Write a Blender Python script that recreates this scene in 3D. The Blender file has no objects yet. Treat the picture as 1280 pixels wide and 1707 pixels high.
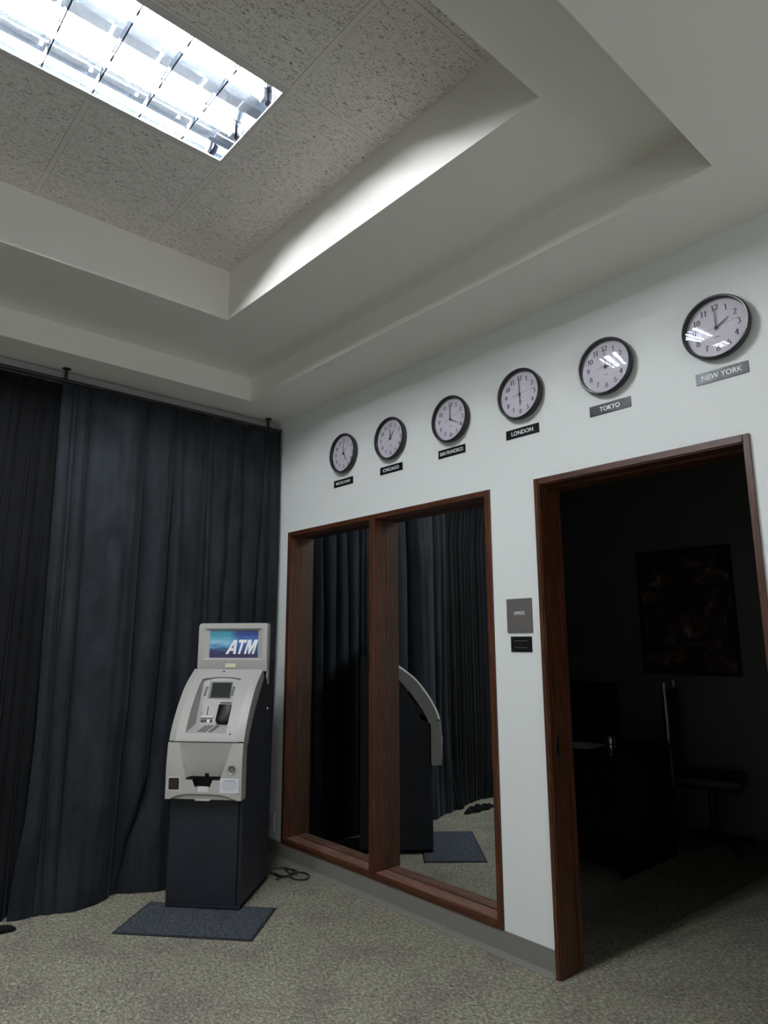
import bpy, bmesh, math, random
from mathutils import Vector, Matrix
random.seed(7)
C = bpy.context.scene.collection
PI = math.pi

# ------------------------------------------------------------------ camera
YAW, PITCH, ROLL, FPX = -0.7271, 0.1899, -0.0029, 1118.0
cam_pos = Vector((-2.8619, -4.6488, 1.5226))
cp, sp = math.cos(PITCH), math.sin(PITCH)
fwd = Vector((math.sin(-YAW) * cp, math.cos(YAW) * cp, sp))
rgt = Vector((math.cos(-YAW), -math.sin(-YAW), 0))
upv = rgt.cross(fwd)
c_, s_ = math.cos(ROLL), math.sin(ROLL)
r2 = c_ * rgt + s_ * upv
u2 = -s_ * rgt + c_ * upv
camd = bpy.data.cameras.new('camera'); cam = bpy.data.objects.new('camera', camd); C.objects.link(cam)
cam.matrix_world = Matrix(((r2.x, u2.x, -fwd.x, cam_pos.x), (r2.y, u2.y, -fwd.y, cam_pos.y), (r2.z, u2.z, -fwd.z, cam_pos.z), (0, 0, 0, 1)))
camd.sensor_fit = 'HORIZONTAL'; camd.sensor_width = 36.0; camd.lens = FPX / 1280 * 36.0
camd.clip_start = 0.05; camd.clip_end = 60
S = bpy.context.scene
S.camera = cam

# ------------------------------------------------------------------ light, exposure
TUBE = 62.0          # emission strength of the fluorescent tubes
S.view_settings.view_transform = 'Standard'
S.view_settings.look = 'None'
S.view_settings.gamma = 1.0
S.view_settings.use_curve_mapping = False
S.view_settings.exposure = 2.82
S.cycles.use_denoising = True
S.cycles.max_bounces = 10
S.cycles.diffuse_bounces = 5
S.cycles.glossy_bounces = 6
S.cycles.transparent_max_bounces = 8
S.cycles.sample_clamp_indirect = 6.0
S.cycles.caustics_reflective = False
S.cycles.caustics_refractive = False
wl_ = bpy.data.lights.new('added_fill_light', 'AREA'); wl_.shape = 'RECTANGLE'; wl_.size = 2.8; wl_.size_y = 1.5; wl_.energy = 6.0; wl_.color = (.93, .97, 1.0)
wlo = bpy.data.objects.new('added_fill_light', wl_); C.objects.link(wlo); wlo.location = (-2.2, -7.62, 1.65); wlo.rotation_euler = (math.pi / 2, 0, 0)   # unseen lamp added to brighten the room, outside the added window
world = bpy.data.worlds.new('world'); S.world = world; world.use_nodes = True
world.node_tree.nodes['Background'].inputs[0].default_value = (0.0, 0.0, 0.0, 1)
world.node_tree.nodes['Background'].inputs[1].default_value = 0.0

# ------------------------------------------------------------------ materials
def srgb(r, g, b):
    f = lambda v: ((v / 255 + .055) / 1.055) ** 2.4 if v > 10 else v / 255 / 12.92
    return (f(r), f(g), f(b), 1)
def mat(name, col, rough=.5, metal=0.0, spec=.5, coat=0.0, sheen=0.0, emit=None):
    m = bpy.data.materials.new(name); m.use_nodes = True
    b = m.node_tree.nodes['Principled BSDF']
    b.inputs['Base Color'].default_value = col; b.inputs['Roughness'].default_value = rough
    b.inputs['Metallic'].default_value = metal; b.inputs['Specular IOR Level'].default_value = spec
    b.inputs['Coat Weight'].default_value = coat; b.inputs['Sheen Weight'].default_value = sheen
    if emit:
        b.inputs['Emission Color'].default_value = emit[0]; b.inputs['Emission Strength'].default_value = emit[1]
    return m
def nd(m, t, **kw):
    n = m.node_tree.nodes.new(t)
    for k, v in kw.items(): setattr(n, k, v)
    return n
def lk(m, a, b): m.node_tree.links.new(a, b)
def coords(m, scale=(1, 1, 1), rot=(0, 0, 0), kind='Object'):
    tc = nd(m, 'ShaderNodeTexCoord'); mp = nd(m, 'ShaderNodeMapping')
    mp.inputs['Scale'].default_value = scale; mp.inputs['Rotation'].default_value = rot
    lk(m, tc.outputs[kind], mp.inputs['Vector']); return mp.outputs['Vector']
def noise(m, vec, scale, detail=3, rough=.5, dist=0):
    n = nd(m, 'ShaderNodeTexNoise'); n.inputs['Scale'].default_value = scale; n.inputs['Detail'].default_value = detail
    n.inputs['Roughness'].default_value = rough; n.inputs['Distortion'].default_value = dist
    lk(m, vec, n.inputs['Vector']); return n.outputs['Fac']
def ramp(m, fac, stops):
    r = nd(m, 'ShaderNodeValToRGB'); e = r.color_ramp.elements
    e[0].position, e[0].color = stops[0]; e[1].position, e[1].color = stops[-1]
    for p, c in stops[1:-1]:
        k = e.new(p); k.color = c
    lk(m, fac, r.inputs['Fac']); return r.outputs['Color']
def bump(m, h, strength, dist=.01):
    b = nd(m, 'ShaderNodeBump'); b.inputs['Strength'].default_value = strength; b.inputs['Distance'].default_value = dist
    lk(m, h, b.inputs['Height']); lk(m, b.outputs['Normal'], m.node_tree.nodes['Principled BSDF'].inputs['Normal'])
def setcol(m, c): lk(m, c, m.node_tree.nodes['Principled BSDF'].inputs['Base Color'])

def wood(name, grain_axis, dark=(46, 25, 16), light=(102, 60, 36), rough=.42):
    m = mat(name, (.1, .04, .02, 1), rough, spec=.4)
    sc = [22, 22, 22]; sc[grain_axis] = 1.6
    v = coords(m, tuple(sc))
    n = noise(m, v, 3.0, 6, .62, .8)
    setcol(m, ramp(m, n, [(.28, srgb(*dark)), (.5, srgb(*[(a + b) // 2 for a, b in zip(dark, light)])), (.72, srgb(*light))]))
    bump(m, n, .15, .002)
    return m
M = {}
M['wood_z'] = wood('mahogany_vertical', 2); M['wood_y'] = wood('mahogany_along', 1, (46, 25, 16), (98, 57, 35))
M['sill'] = wood('mahogany_worn_sill', 1, (88, 50, 40), (150, 118, 106), .6)
M['wood_desk'] = wood('desk_veneer', 2, (26, 16, 13), (50, 31, 23), .4)
m = M['wall'] = mat('wall_paint', srgb(224, 228, 227), .55, spec=.3)
v = coords(m); bump(m, noise(m, v, 90, 4), .06, .003)
m = M['ceil'] = mat('ceiling_paint', srgb(231, 229, 223), .7, spec=.2)
v = coords(m); bump(m, noise(m, v, 60, 4), .05, .003)
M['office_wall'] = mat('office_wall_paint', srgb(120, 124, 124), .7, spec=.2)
m = M['tile'] = mat('fissured_ceiling_tile', srgb(190, 186, 182), .9, spec=.1)
v = coords(m, (42, 110, 42), (0, 0, .25)); n = noise(m, v, 1.0, 5, .72, 1.8)
setcol(m, ramp(m, n, [(.35, srgb(92, 88, 85)), (.42, srgb(190, 185, 181)), (.48, srgb(232, 227, 224)), (.75, srgb(240, 236, 233))]))
bump(m, n, .5, .004)
M['grid'] = mat('ceiling_grid_white', srgb(222, 218, 214), .5)
m = M['carpet'] = mat('loop_carpet', srgb(120, 118, 100), .95, spec=.05)
tc = nd(m, 'ShaderNodeTexCoord')
mp = nd(m, 'ShaderNodeMapping'); mp.inputs['Scale'].default_value = (80, 50, 60); mp.inputs['Rotation'].default_value = (0, 0, .7)
lk(m, tc.outputs['Object'], mp.inputs['Vector']); n1 = noise(m, mp.outputs['Vector'], 1.0, 4, .7, .6)
n2 = noise(m, tc.outputs['Object'], 260, 2, .8)
n3 = noise(m, tc.outputs['Object'], 3.2, 2, .5)
ma = nd(m, 'ShaderNodeMath', operation='MULTIPLY_ADD'); ma.inputs[1].default_value = .55; lk(m, n2, ma.inputs[0])
mb = nd(m, 'ShaderNodeMath', operation='MULTIPLY'); mb.inputs[1].default_value = .6; lk(m, n1, mb.inputs[0]); lk(m, mb.outputs[0], ma.inputs[2])
base = ramp(m, ma.outputs[0], [(.40, srgb(58, 56, 52)), (.49, srgb(112, 109, 99)), (.58, srgb(138, 135, 121)), (.68, srgb(192, 188, 168))])
tint = ramp(m, n3, [(.34, srgb(232, 229, 238)), (.46, srgb(247, 246, 247)), (.62, srgb(255, 255, 252))])
mx = nd(m, 'ShaderNodeMix', data_type='RGBA', blend_type='MULTIPLY'); mx.inputs[0].default_value = 1
lk(m, base, mx.inputs[6]); lk(m, tint, mx.inputs[7]); setcol(m, mx.outputs[2])
bump(m, ma.outputs[0], .8, .006)
M['cove'] = mat('cove_base_rubber', srgb(124, 121, 116), .5, spec=.3)
def velvet(name, a, b, sheen):
    m = mat(name, srgb(*a), .85, spec=.1, sheen=sheen)
    bs = m.node_tree.nodes['Principled BSDF']; bs.inputs['Sheen Roughness'].default_value = .35
    v = coords(m, (3, 3, 1.2)); n = noise(m, v, 2.2, 5, .65, .5)
    setcol(m, ramp(m, n, [(.35, srgb(*a)), (.68, srgb(*b))]))
    v2 = coords(m, (1, 1, .6)); bump(m, noise(m, v2, 14, 4, .6), .25, .012)
    return m
M['velvet'] = velvet('charcoal_velvet', (30, 33, 37), (44, 48, 54), .08)
M['black_velvet'] = velvet('black_velvet', (14, 15, 17), (21, 22, 25), .08)
M['black_metal'] = mat('black_painted_metal', srgb(26, 26, 28), .4)
M['rail_grey'] = mat('grey_rail', srgb(150, 148, 150), .5)
m = M['atm_grey'] = mat('atm_grey_plastic', srgb(170, 167, 164), .42, spec=.4)
v = coords(m); bump(m, noise(m, v, 500, 2), .05, .001)
m = M['atm_navy'] = mat('atm_navy_metal', srgb(34, 36, 44), .5, spec=.4)
v = coords(m); nn = noise(m, v, 5, 5, .7)
setcol(m, ramp(m, nn, [(.35, srgb(21, 24, 32)), (.7, srgb(31, 35, 48))]))
bump(m, noise(m, v, 260, 2), .1, .001)
M['seam'] = mat('dark_seam', srgb(12, 12, 13), .8, spec=.1)
M['black_gloss'] = mat('black_gloss_plastic', srgb(12, 11, 12), .35, spec=.15)
M['screen'] = mat('dark_screen_glass', srgb(46, 50, 50), .1, spec=.2)
M['bezel'] = mat('screen_bezel', srgb(120, 120, 120), .5)
M['chrome'] = mat('chrome', srgb(200, 200, 205), .18, metal=1)
M['button'] = mat('dark_grey_button', srgb(84, 82, 82), .5)
M['paper'] = mat('white_paper', srgb(205, 206, 212), .6)
M['cream'] = mat('cream_sticker', srgb(214, 214, 186), .5)
M['ink'] = mat('grey_ink', srgb(120, 124, 140), .7)
M['white'] = mat('white_lettering', srgb(236, 238, 240), .5)
m = M['art'] = mat('atm_sign_art', srgb(60, 120, 170), .3, coat=.2)
tc = nd(m, 'ShaderNodeTexCoord'); sx = nd(m, 'ShaderNodeSeparateXYZ'); lk(m, tc.outputs['Generated'], sx.inputs[0])
ny = noise(m, coords(m, (1.5, 1, 4), kind='Generated'), 2.6, 5, .6, .8)
def mth(m, op, a, b):
    n = nd(m, 'ShaderNodeMath', operation=op)
    for i, q in enumerate((a, b)):
        if isinstance(q, (int, float)): n.inputs[i].default_value = q
        else: lk(m, q, n.inputs[i])
    return n.outputs[0]
hz = mth(m, 'ADD', sx.outputs['Z'], mth(m, 'MULTIPLY', mth(m, 'SUBTRACT', ny, .5), .55))
left = ramp(m, hz, [(.18, srgb(58, 52, 92)), (.32, srgb(52, 74, 120)), (.42, srgb(96, 150, 196)), (.55, srgb(142, 190, 214)), (.75, srgb(74, 156, 176)), (.98, srgb(60, 140, 164))])
right = ramp(m, hz, [(.12, srgb(54, 48, 84)), (.35, srgb(52, 86, 148)), (.6, srgb(70, 120, 184)), (.85, srgb(50, 70, 136)), (1.0, srgb(52, 54, 110))])
fx = ramp(m, mth(m, 'ADD', sx.outputs['X'], mth(m, 'MULTIPLY', ny, .1)), [(.44, (0, 0, 0, 1)), (.62, (1, 1, 1, 1))])
mx = nd(m, 'ShaderNodeMix', data_type='RGBA'); lk(m, fx, mx.inputs[0]); lk(m, left, mx.inputs[6]); lk(m, right, mx.inputs[7]); setcol(m, mx.outputs[2])
m = M['photo_sticker'] = mat('brown_picture_sticker', srgb(70, 40, 30), .4)
setcol(m, ramp(m, noise(m, coords(m), 130, 4, .7), [(.42, srgb(14, 10, 10)), (.56, srgb(50, 26, 20)), (.70, srgb(132, 90, 66))]))
m = M['mat'] = mat('ribbed_floor_mat', srgb(66, 70, 84), .95, spec=.05)
v = coords(m); w = nd(m, 'ShaderNodeTexWave', wave_type='BANDS', bands_direction='X'); w.inputs['Scale'].default_value = 26; w.inputs['Distortion'].default_value = .6
lk(m, v, w.inputs['Vector']); nn = noise(m, v, 150, 3, .9)
setcol(m, ramp(m, nn, [(.38, srgb(34, 37, 42)), (.5, srgb(66, 71, 79)), (.62, srgb(112, 118, 128))]))
bump(m, w.outputs['Fac'], .5, .004)
M['mat_edge'] = mat('black_rubber_edge', srgb(32, 34, 38), .6)
M['cord'] = mat('black_cord', srgb(14, 14, 14), .5)
M['rim'] = mat('black_clock_rim', srgb(30, 29, 33), .35)
M['dial'] = mat('pale_lilac_dial', srgb(218, 212, 226), .6)
M['numeral'] = mat('dark_numeral', srgb(38, 36, 46), .6)
M['hand'] = mat('black_clock_hand', srgb(14, 14, 18), .4)
M['thin_hand'] = mat('grey_second_hand', srgb(70, 60, 74), .4)
m = M['clock_glass'] = bpy.data.materials.new('clear_clock_glass'); m.use_nodes = True
nt = m.node_tree; nt.nodes.remove(nt.nodes['Principled BSDF']); out = nt.nodes['Material Output']
tr = nd(m, 'ShaderNodeBsdfTransparent'); gl = nd(m, 'ShaderNodeBsdfGlossy'); gl.inputs['Roughness'].default_value = .02
lw = nd(m, 'ShaderNodeLayerWeight'); lw.inputs['Blend'].default_value = .5
p5 = nd(m, 'ShaderNodeMath', operation='POWER'); lk(m, lw.outputs['Facing'], p5.inputs[0]); p5.inputs[1].default_value = 4.0
fr = nd(m, 'ShaderNodeMath', operation='MULTIPLY_ADD'); lk(m, p5.outputs[0], fr.inputs[0]); fr.inputs[1].default_value = .9; fr.inputs[2].default_value = .045; ms = nd(m, 'ShaderNodeMixShader')
lk(m, fr.outputs[0], ms.inputs[0]); lk(m, tr.outputs[0], ms.inputs[1]); lk(m, gl.outputs[0], ms.inputs[2]); lk(m, ms.outputs[0], out.inputs[0])
m = M['pane'] = bpy.data.materials.new('reflective_window_glass'); m.use_nodes = True
nt = m.node_tree; nt.nodes.remove(nt.nodes['Principled BSDF']); out = nt.nodes['Material Output']
tr = nd(m, 'ShaderNodeBsdfTransparent'); tr.inputs[0].default_value = (.5, .52, .52, 1)
gl = nd(m, 'ShaderNodeBsdfGlossy'); gl.inputs['Roughness'].default_value = .0; gl.inputs['Color'].default_value = (.93, .97, .96, 1)
ms = nd(m, 'ShaderNodeMixShader'); ms.inputs[0].default_value = .72
lk(m, tr.outputs[0], ms.inputs[1]); lk(m, gl.outputs[0], ms.inputs[2]); lk(m, ms.outputs[0], out.inputs[0])
M['plate'] = mat('glossy_black_plate', srgb(22, 22, 25), .32, spec=.28)
M['sign_grey'] = mat('warm_grey_sign', srgb(100, 96, 94), .45)
M['brass_dim'] = mat('dim_engraving', srgb(96, 96, 92), .4)
M['tube'] = mat('lit_fluorescent_tube', (1, 1, 1, 1), .5, emit=((.93, .97, 1.0, 1), TUBE))
M['louver'] = mat('parabolic_louver', srgb(170, 176, 186), .08, metal=.99)
M['louver_edge_shade'] = mat('louver_edge_shade', srgb(30, 30, 32), .7, spec=.1)  # blade undersides: their shade is put into this dark colour
M['housing'] = mat('light_housing', srgb(168, 176, 186), .06, metal=.93)
M['side_refl'] = mat('light_side_reflector', srgb(190, 196, 204), .03, metal=1)
M['socket'] = mat('white_lamp_socket', srgb(190, 192, 196), .5)
M['trim_grey'] = mat('light_trim', srgb(205, 202, 202), .4)
M['outlet'] = mat('outlet_plastic', srgb(206, 204, 196), .45)
m = M['painting'] = mat('dark_painting', srgb(40, 38, 36), .6)
setcol(m, ramp(m, noise(m, coords(m), 5, 7, .7, 1.2), [(.35, srgb(26, 30, 42)), (.5, srgb(56, 46, 44)), (.6, srgb(120, 84, 70)), (.75, srgb(190, 170, 156))]))
M['dull_chrome'] = mat('dull_chrome', srgb(220, 220, 225), .4, metal=.8)
M['leather'] = mat('black_chair_vinyl', srgb(24, 24, 26), .45)
M['dark_door'] = mat('dark_stained_door', srgb(32, 22, 18), .5)

# ------------------------------------------------------------------ helpers
def new(): return bmesh.new()
def box(bm, lo, hi, mtx=None, mi=0):
    x0, y0, z0 = lo; x1, y1, z1 = hi
    vs = [bm.verts.new(p) for p in ((x0, y0, z0), (x1, y0, z0), (x1, y1, z0), (x0, y1, z0), (x0, y0, z1), (x1, y0, z1), (x1, y1, z1), (x0, y1, z1))]
    fs = [bm.faces.new([vs[i] for i in q]) for q in ((0, 3, 2, 1), (4, 5, 6, 7), (0, 1, 5, 4), (1, 2, 6, 5), (2, 3, 7, 6), (3, 0, 4, 7))]
    for f in fs: f.material_index = mi
    if mtx is not None: bmesh.ops.transform(bm, matrix=mtx, verts=vs)
    return vs
def prism(bm, poly, lo, hi, axis):
    """extrude polygon (2D) between lo and hi along axis; poly in the other two axes in order"""
    def P(a, b, t):
        return (t, a, b) if axis == 0 else ((a, t, b) if axis == 1 else (a, b, t))
    A = [bm.verts.new(P(a, b, lo)) for a, b in poly]; B = [bm.verts.new(P(a, b, hi)) for a, b in poly]
    n = len(poly); bm.faces.new(A); bm.faces.new(B[::-1])
    for i in range(n): bm.faces.new([A[i], B[i], B[(i + 1) % n], A[(i + 1) % n]])
    return A + B
def bevel(bm, w, seg=2):
    bmesh.ops.recalc_face_normals(bm, faces=bm.faces[:])
    es = [e for e in bm.edges if len(e.link_faces) == 2 and e.calc_face_angle(0) > .5]
    bmesh.ops.bevel(bm, geom=es, offset=w, segments=seg, profile=.5, affect='EDGES')
def tube(bm, pts, r, n=8, caps=True):
    pts = [Vector(p) for p in pts]; rings = []
    prev = None
    for i, p in enumerate(pts):
        t = (pts[min(i + 1, len(pts) - 1)] - pts[max(i - 1, 0)]).normalized()
        if prev is None:
            a = Vector((0, 0, 1)) if abs(t.z) < .9 else Vector((1, 0, 0)); u = t.cross(a).normalized()
        else:
            u = (prev - t * prev.dot(t)).normalized()
        prev = u; w = t.cross(u); rr = r[i] if isinstance(r, (list, tuple)) else r
        rings.append([bm.verts.new(p + (u * math.cos(2 * PI * k / n) + w * math.sin(2 * PI * k / n)) * rr) for k in range(n)])
    for a, b in zip(rings, rings[1:]):
        for k in range(n): bm.faces.new([a[k], a[(k + 1) % n], b[(k + 1) % n], b[k]])
    if caps: bm.faces.new(rings[0][::-1]); bm.faces.new(rings[-1])
def lathe(bm, prof, n=64, ctr=(0, 0), closed=True):
    """profile (r, z) revolved around local Z"""
    rings = []
    for r, z in prof:
        if r < 1e-6: rings.append([bm.verts.new((ctr[0], ctr[1], z))])
        else: rings.append([bm.verts.new((ctr[0] + r * math.cos(2 * PI * k / n), ctr[1] + r * math.sin(2 * PI * k / n), z)) for k in range(n)])
    prs = list(zip(rings, rings[1:]))
    if closed: prs.append((rings[-1], rings[0]))
    for a, b in prs:
        for k in range(n):
            j = (k + 1) % n
            if len(a) == 1 and len(b) == 1: continue
            if len(a) == 1: bm.faces.new([a[0], b[k], b[j]])
            elif len(b) == 1: bm.faces.new([a[k], a[j], b[0]])
            else: bm.faces.new([a[k], a[j], b[j], b[k]])
def obj(name, bm, mats, parent=None, smooth=False, label=None, mtx=None):
    bmesh.ops.recalc_face_normals(bm, faces=bm.faces[:])
    me = bpy.data.meshes.new(name); bm.to_mesh(me); bm.free()
    for q in (mats if isinstance(mats, (list, tuple)) else [mats]): me.materials.append(M[q])
    if smooth:
        for p in me.polygons: p.use_smooth = True
        try: me.set_sharp_from_angle(angle=math.radians(35))
        except Exception: pass
    o = bpy.data.objects.new(name, me); C.objects.link(o)
    if mtx is not None: o.matrix_world = mtx
    if parent is not None: o.parent = parent
    if label: o['label'] = label
    return o
def tag(o, label, cat, group=None, kind=None):
    o['label'] = label
    if cat: o['category'] = cat
    if group: o['group'] = group
    if kind: o['kind'] = kind
    return o
def struct(o, label=None):
    o['kind'] = 'structure'
    if label: o['label'] = label; 
    return o
def empty(name, loc=(0, 0, 0), rotz=0, mtx=None):
    o = bpy.data.objects.new(name, None); C.objects.link(o); o.empty_display_size = .1
    if mtx is not None: o.matrix_world = mtx
    else: o.location = loc; o.rotation_euler = (0, 0, rotz)
    return o
def text_mesh(s, w, h, depth=.0015, shear=0.0, bold=0.0, spacing=1.0):
    """text as a mesh centred on the origin in local XY, scaled to w x h"""
    cu = bpy.data.curves.new('txt', 'FONT'); cu.body = s; cu.size = 1; cu.offset = bold; cu.shear = shear; cu.space_character = spacing
    cu.extrude = .01; cu.resolution_u = 4
    t = bpy.data.objects.new('txt', cu); C.objects.link(t)
    dg = bpy.context.evaluated_depsgraph_get()
    me = bpy.data.meshes.new_from_object(t.evaluated_get(dg))
    bpy.data.objects.remove(t); bpy.data.curves.remove(cu)
    xs = [q.co.x for q in me.vertices]; ys = [q.co.y for q in me.vertices]
    cx, cy = (min(xs) + max(xs)) / 2, (min(ys) + max(ys)) / 2
    sx_, sy_ = w / (max(xs) - min(xs)), h / (max(ys) - min(ys))
    for q in me.vertices:
        q.co.x = (q.co.x - cx) * sx_; q.co.y = (q.co.y - cy) * sy_; q.co.z = depth if q.co.z > 0 else 0
    bm = new(); bm.from_mesh(me); bpy.data.meshes.remove(me)
    return bm
def wallframe(y, z, x=0.0):
    """local X = viewer's right, Y = up, Z = out of the clock wall into the lobby"""
    return Matrix(((0, 0, -1, x), (-1, 0, 0, y), (0, 1, 0, z), (0, 0, 0, 1)))

# ------------------------------------------------------------------ room shell
HC, HM, HT = 3.270, 3.446, 3.763
XL, YB = -6.9, -7.4            # far left wall, wall behind the photographer
WT = 0.15
OX, OYN, OYF, OXW = -.460, -3.806, -.468, -6.30     # outer tray
IX, IYN, IYF, IXW = -1.049, -3.460, -1.185, -5.72   # inner tray
DY0, DY1, DT = -2.6194, -3.6768, 2.3495             # door casing outer
WY0, WY1, WZ0, WZ1 = -.3233, -2.3202, .1166, 2.348  # window casing outer

bm = new(); box(bm, (XL, YB, -.1), (0, 0, 0)); box(bm, (0, DY1, -.1), (WT, DY0, 0))
struct(obj('floor', bm, 'carpet'))
bm = new(); box(bm, (WT, -5.0, -.1), (3.0, .2, 0))
struct(obj('floor_office', bm, 'carpet'))

# wall with the clocks (x 0..WT) with door and window openings
bm = new()
e = .012
box(bm, (0, WY0 - e, -.1), (WT, 0.0, HC)); box(bm, (0, WY1 + e, WZ1 - e), (WT, WY0 - e, HC)); box(bm, (0, WY1 + e, -.1), (WT, WY0 - e, WZ0 + e))
box(bm, (0, DY0 - e, -.1), (WT, WY1 + e, HC)); box(bm, (0, DY1 + e, DT - e), (WT, DY0 - e, HC)); box(bm, (0, YB, -.1), (WT, DY1 + e, HC))
struct(obj('wall_right', bm, 'wall'))
bm = new(); box(bm, (XL - WT, 0, -.1), (WT, WT, HC)); struct(obj('wall_back', bm, 'wall'))
bm = new(); box(bm, (XL - WT, YB, -.1), (XL, 0, HC)); struct(obj('wall_left', bm, 'wall'))
bm = new(); box(bm, (XL - WT, YB - WT, -.1), (-3.6, YB, HC)); box(bm, (-.8, YB - WT, -.1), (WT, YB, HC)); box(bm, (-3.6, YB - WT, -.1), (-.8, YB, .9)); box(bm, (-3.6, YB - WT, 2.4), (-.8, YB, HC)); struct(obj('wall_front', bm, 'wall'))
w2 = struct(empty('added_window', (-2.2, YB - .05, .9)))  # unseen window added to let the fill lamp in
bm = new()
for lo, hi in (((-1.4, -.08, 0), (1.4, .05, .05)), ((-1.4, -.08, 1.45), (1.4, .05, 1.5)), ((-1.4, -.08, .05), (-1.35, .05, 1.45)), ((1.35, -.08, .05), (1.4, .05, 1.45)), ((-.025, -.08, .05), (.025, .05, 1.45))): box(bm, lo, hi)
obj('added_window_frame', bm, 'wood_y', w2)

# ceiling: low soffit with the stepped tray
def ring(bm, z, outer, inner):
    ox0, ox1, oy0, oy1 = outer; ix0, ix1, iy0, iy1 = inner
    for q in (((ox0, oy0), (ox1, oy0), (ox1, iy0), (ox0, iy0)), ((ox0, iy1), (ox1, iy1), (ox1, oy1), (ox0, oy1)),
              ((ox0, iy0), (ix0, iy0), (ix0, iy1), (ox0, iy1)), ((ix1, iy0), (ox1, iy0), (ox1, iy1), (ix1, iy1))):
        bm.faces.new([bm.verts.new((x, y, z)) for x, y in q])
def riser(bm, rect, z0, z1):
    x0, x1, y0, y1 = rect
    for a, b in (((x0, y0), (x1, y0)), ((x1, y0), (x1, y1)), ((x1, y1), (x0, y1)), ((x0, y1), (x0, y0))):
        bm.faces.new([bm.verts.new(p) for p in ((*a, z0), (*b, z0), (*b, z1), (*a, z1))])
bm = new()
outer = (OXW, OX, OYN, OYF); inner = (IXW, IX, IYN, IYF)
box(bm, (XL, OYF, HC), (0, 0, HM)); box(bm, (XL, OYN, HC), (OXW, OYF, HM)); box(bm, (OX, OYN, HC), (0, OYF, HM))
box(bm, (XL, YB, HC), (0, OYN, HM))
ring(bm, HM, outer, inner); riser(bm, inner, HM, HT + .02)
struct(obj('ceiling', bm, 'ceil'))
# suspended tile field of the inner tray, real tiles on a T grid with a hole for the light
GX = [IX, -1.5516, -2.1616, -2.7716, -3.3816, -3.9916, -4.6016, -5.2116, IXW]; GY = [IYF, -1.389, -1.999, -2.609, -3.219, IYN]
bm = new()
for a, b in zip(GX, GX[1:]):
    for c, d in zip(GY, GY[1:]):
        if d >= -2.62 and c <= -1.98 and ((a <= -1.55 and b >= -2.78) or (a <= -3.99 and b >= -5.22)): continue
        g = .0135
        box(bm, (b + g, d + g, HT), (a - g, c - g, HT + .015))
tl = obj('ceiling_tiles', bm, 'tile'); struct(tl)
bm = new()
for x in GX[1:-1]:
    for (c, d) in ((IYF, -1.999), (-2.609, IYN)) if x in (-2.1616, -4.6016) else ((IYF, IYN),):
        box(bm, (x - .012, d, HT - .0012), (x + .012, c, HT + .018))
for y in GY[1:-1]:
    box(bm, (IXW, y - .012, HT - .0008), (IX, y + .012, HT + .0185))
for rect in ((IX - .02, IX, IYN, IYF), (IXW, IXW + .02, IYN, IYF)): box(bm, (rect[0], rect[2], HT + .002), (rect[1], rect[3], HT + .016))
for rect in ((IYF - .02, IYF), (IYN, IYN + .02)): box(bm, (IXW, rect[0], HT + .0025), (IX, rect[1], HT + .0165))
struct(obj('ceiling_grid', bm, 'grid'))
bm = new(); box(bm, (IXW - .05, IYN - .05, HT + .16), (IX + .05, IYF + .05, HT + .2)); struct(obj('ceiling_slab', bm, 'ceil'))

# baseboards (cove base in lengths)
bm = new()
def cove(bm, y0, y1):
    poly = [(0, .117), (-.004, .117), (-.005, .022), (-.012, .008), (-.024, .002), (-.024, 0), (0, 0)]
    vs = prism(bm, [(x, z) for x, z in poly], y0, y1, 1)
for a, b in ((-.001, -.9), (-.9015, -1.455), (-1.4565, -1.93), (-1.9315, DY0 + .001)): cove(bm, a, b)
cove(bm, DY1 - .001, -5.2); cove(bm, -5.2015, YB)
struct(obj('baseboard_right', bm, 'cove'))

# ------------------------------------------------------------------ window_1 : two light mahogany window
win = struct(empty('window_1', (0, (WY0 + WY1) / 2, WZ0)))
wl = Matrix.Translation((0, -(WY0 + WY1) / 2, -WZ0))
def wpart(name, bm, m_, label=None, smooth=False):
    bmesh.ops.transform(bm, matrix=wl, verts=bm.verts[:]); return obj(name, bm, m_, win, smooth, label)
FX0, FXG, FX1 = -.010, .100, .150
IL, IR, IT, IB = -.361, -2.282, 2.314, .147
for nm, lo, hi, m_ in (('window_jamb', (FX0, IL, WZ0), (FX1, WY0, WZ1), 'wood_z'), ('window_jamb', (FX0, WY1, WZ0), (FX1, IR, WZ1), 'wood_z'),
                       ('window_head', (FX0, IR, IT), (FX1, IL, WZ1), 'wood_y')):
    bm = new(); box(bm, lo, hi); bevel(bm, .003, 2); wpart(nm, bm, m_)
bm = new(); prism(bm, [(FX0, WZ0), (FX0, .140), (FX0 + .006, .143), (FX0 + .012, .1435), (FX0 + .014, .147), (FX1, .150), (FX1, WZ0)], IR, IL, 1)
wpart('window_sill', bm, 'wood_y')
for a, b in ((-1.341, IR), (IL, -1.292)):
    bm = new(); box(bm, (FX0 + .018, b + (.001 if a < -1 else 0), .1475), (FXG - .004, a - .001, .1525)) if a < -1 else box(bm, (FX0 + .018, b + .001, .1475), (FXG - .004, a - .001, .1525))
    wpart('sill_board', bm, 'sill', 'worn, scuffed sill board')
bm = new(); box(bm, (FX0, -1.340, IB), (FX1, -1.292, IT)); bevel(bm, .003, 2); wpart('mullion', bm, 'wood_z')
for a, b in ((-1.292, IL), (IR, -1.340)):
    bm = new(); box(bm, (FXG, a + .001, .151), (FXG + .006, b - .001, IT - .001)); wpart('glass_pane', bm, 'pane', 'dark reflective glass')

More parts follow.
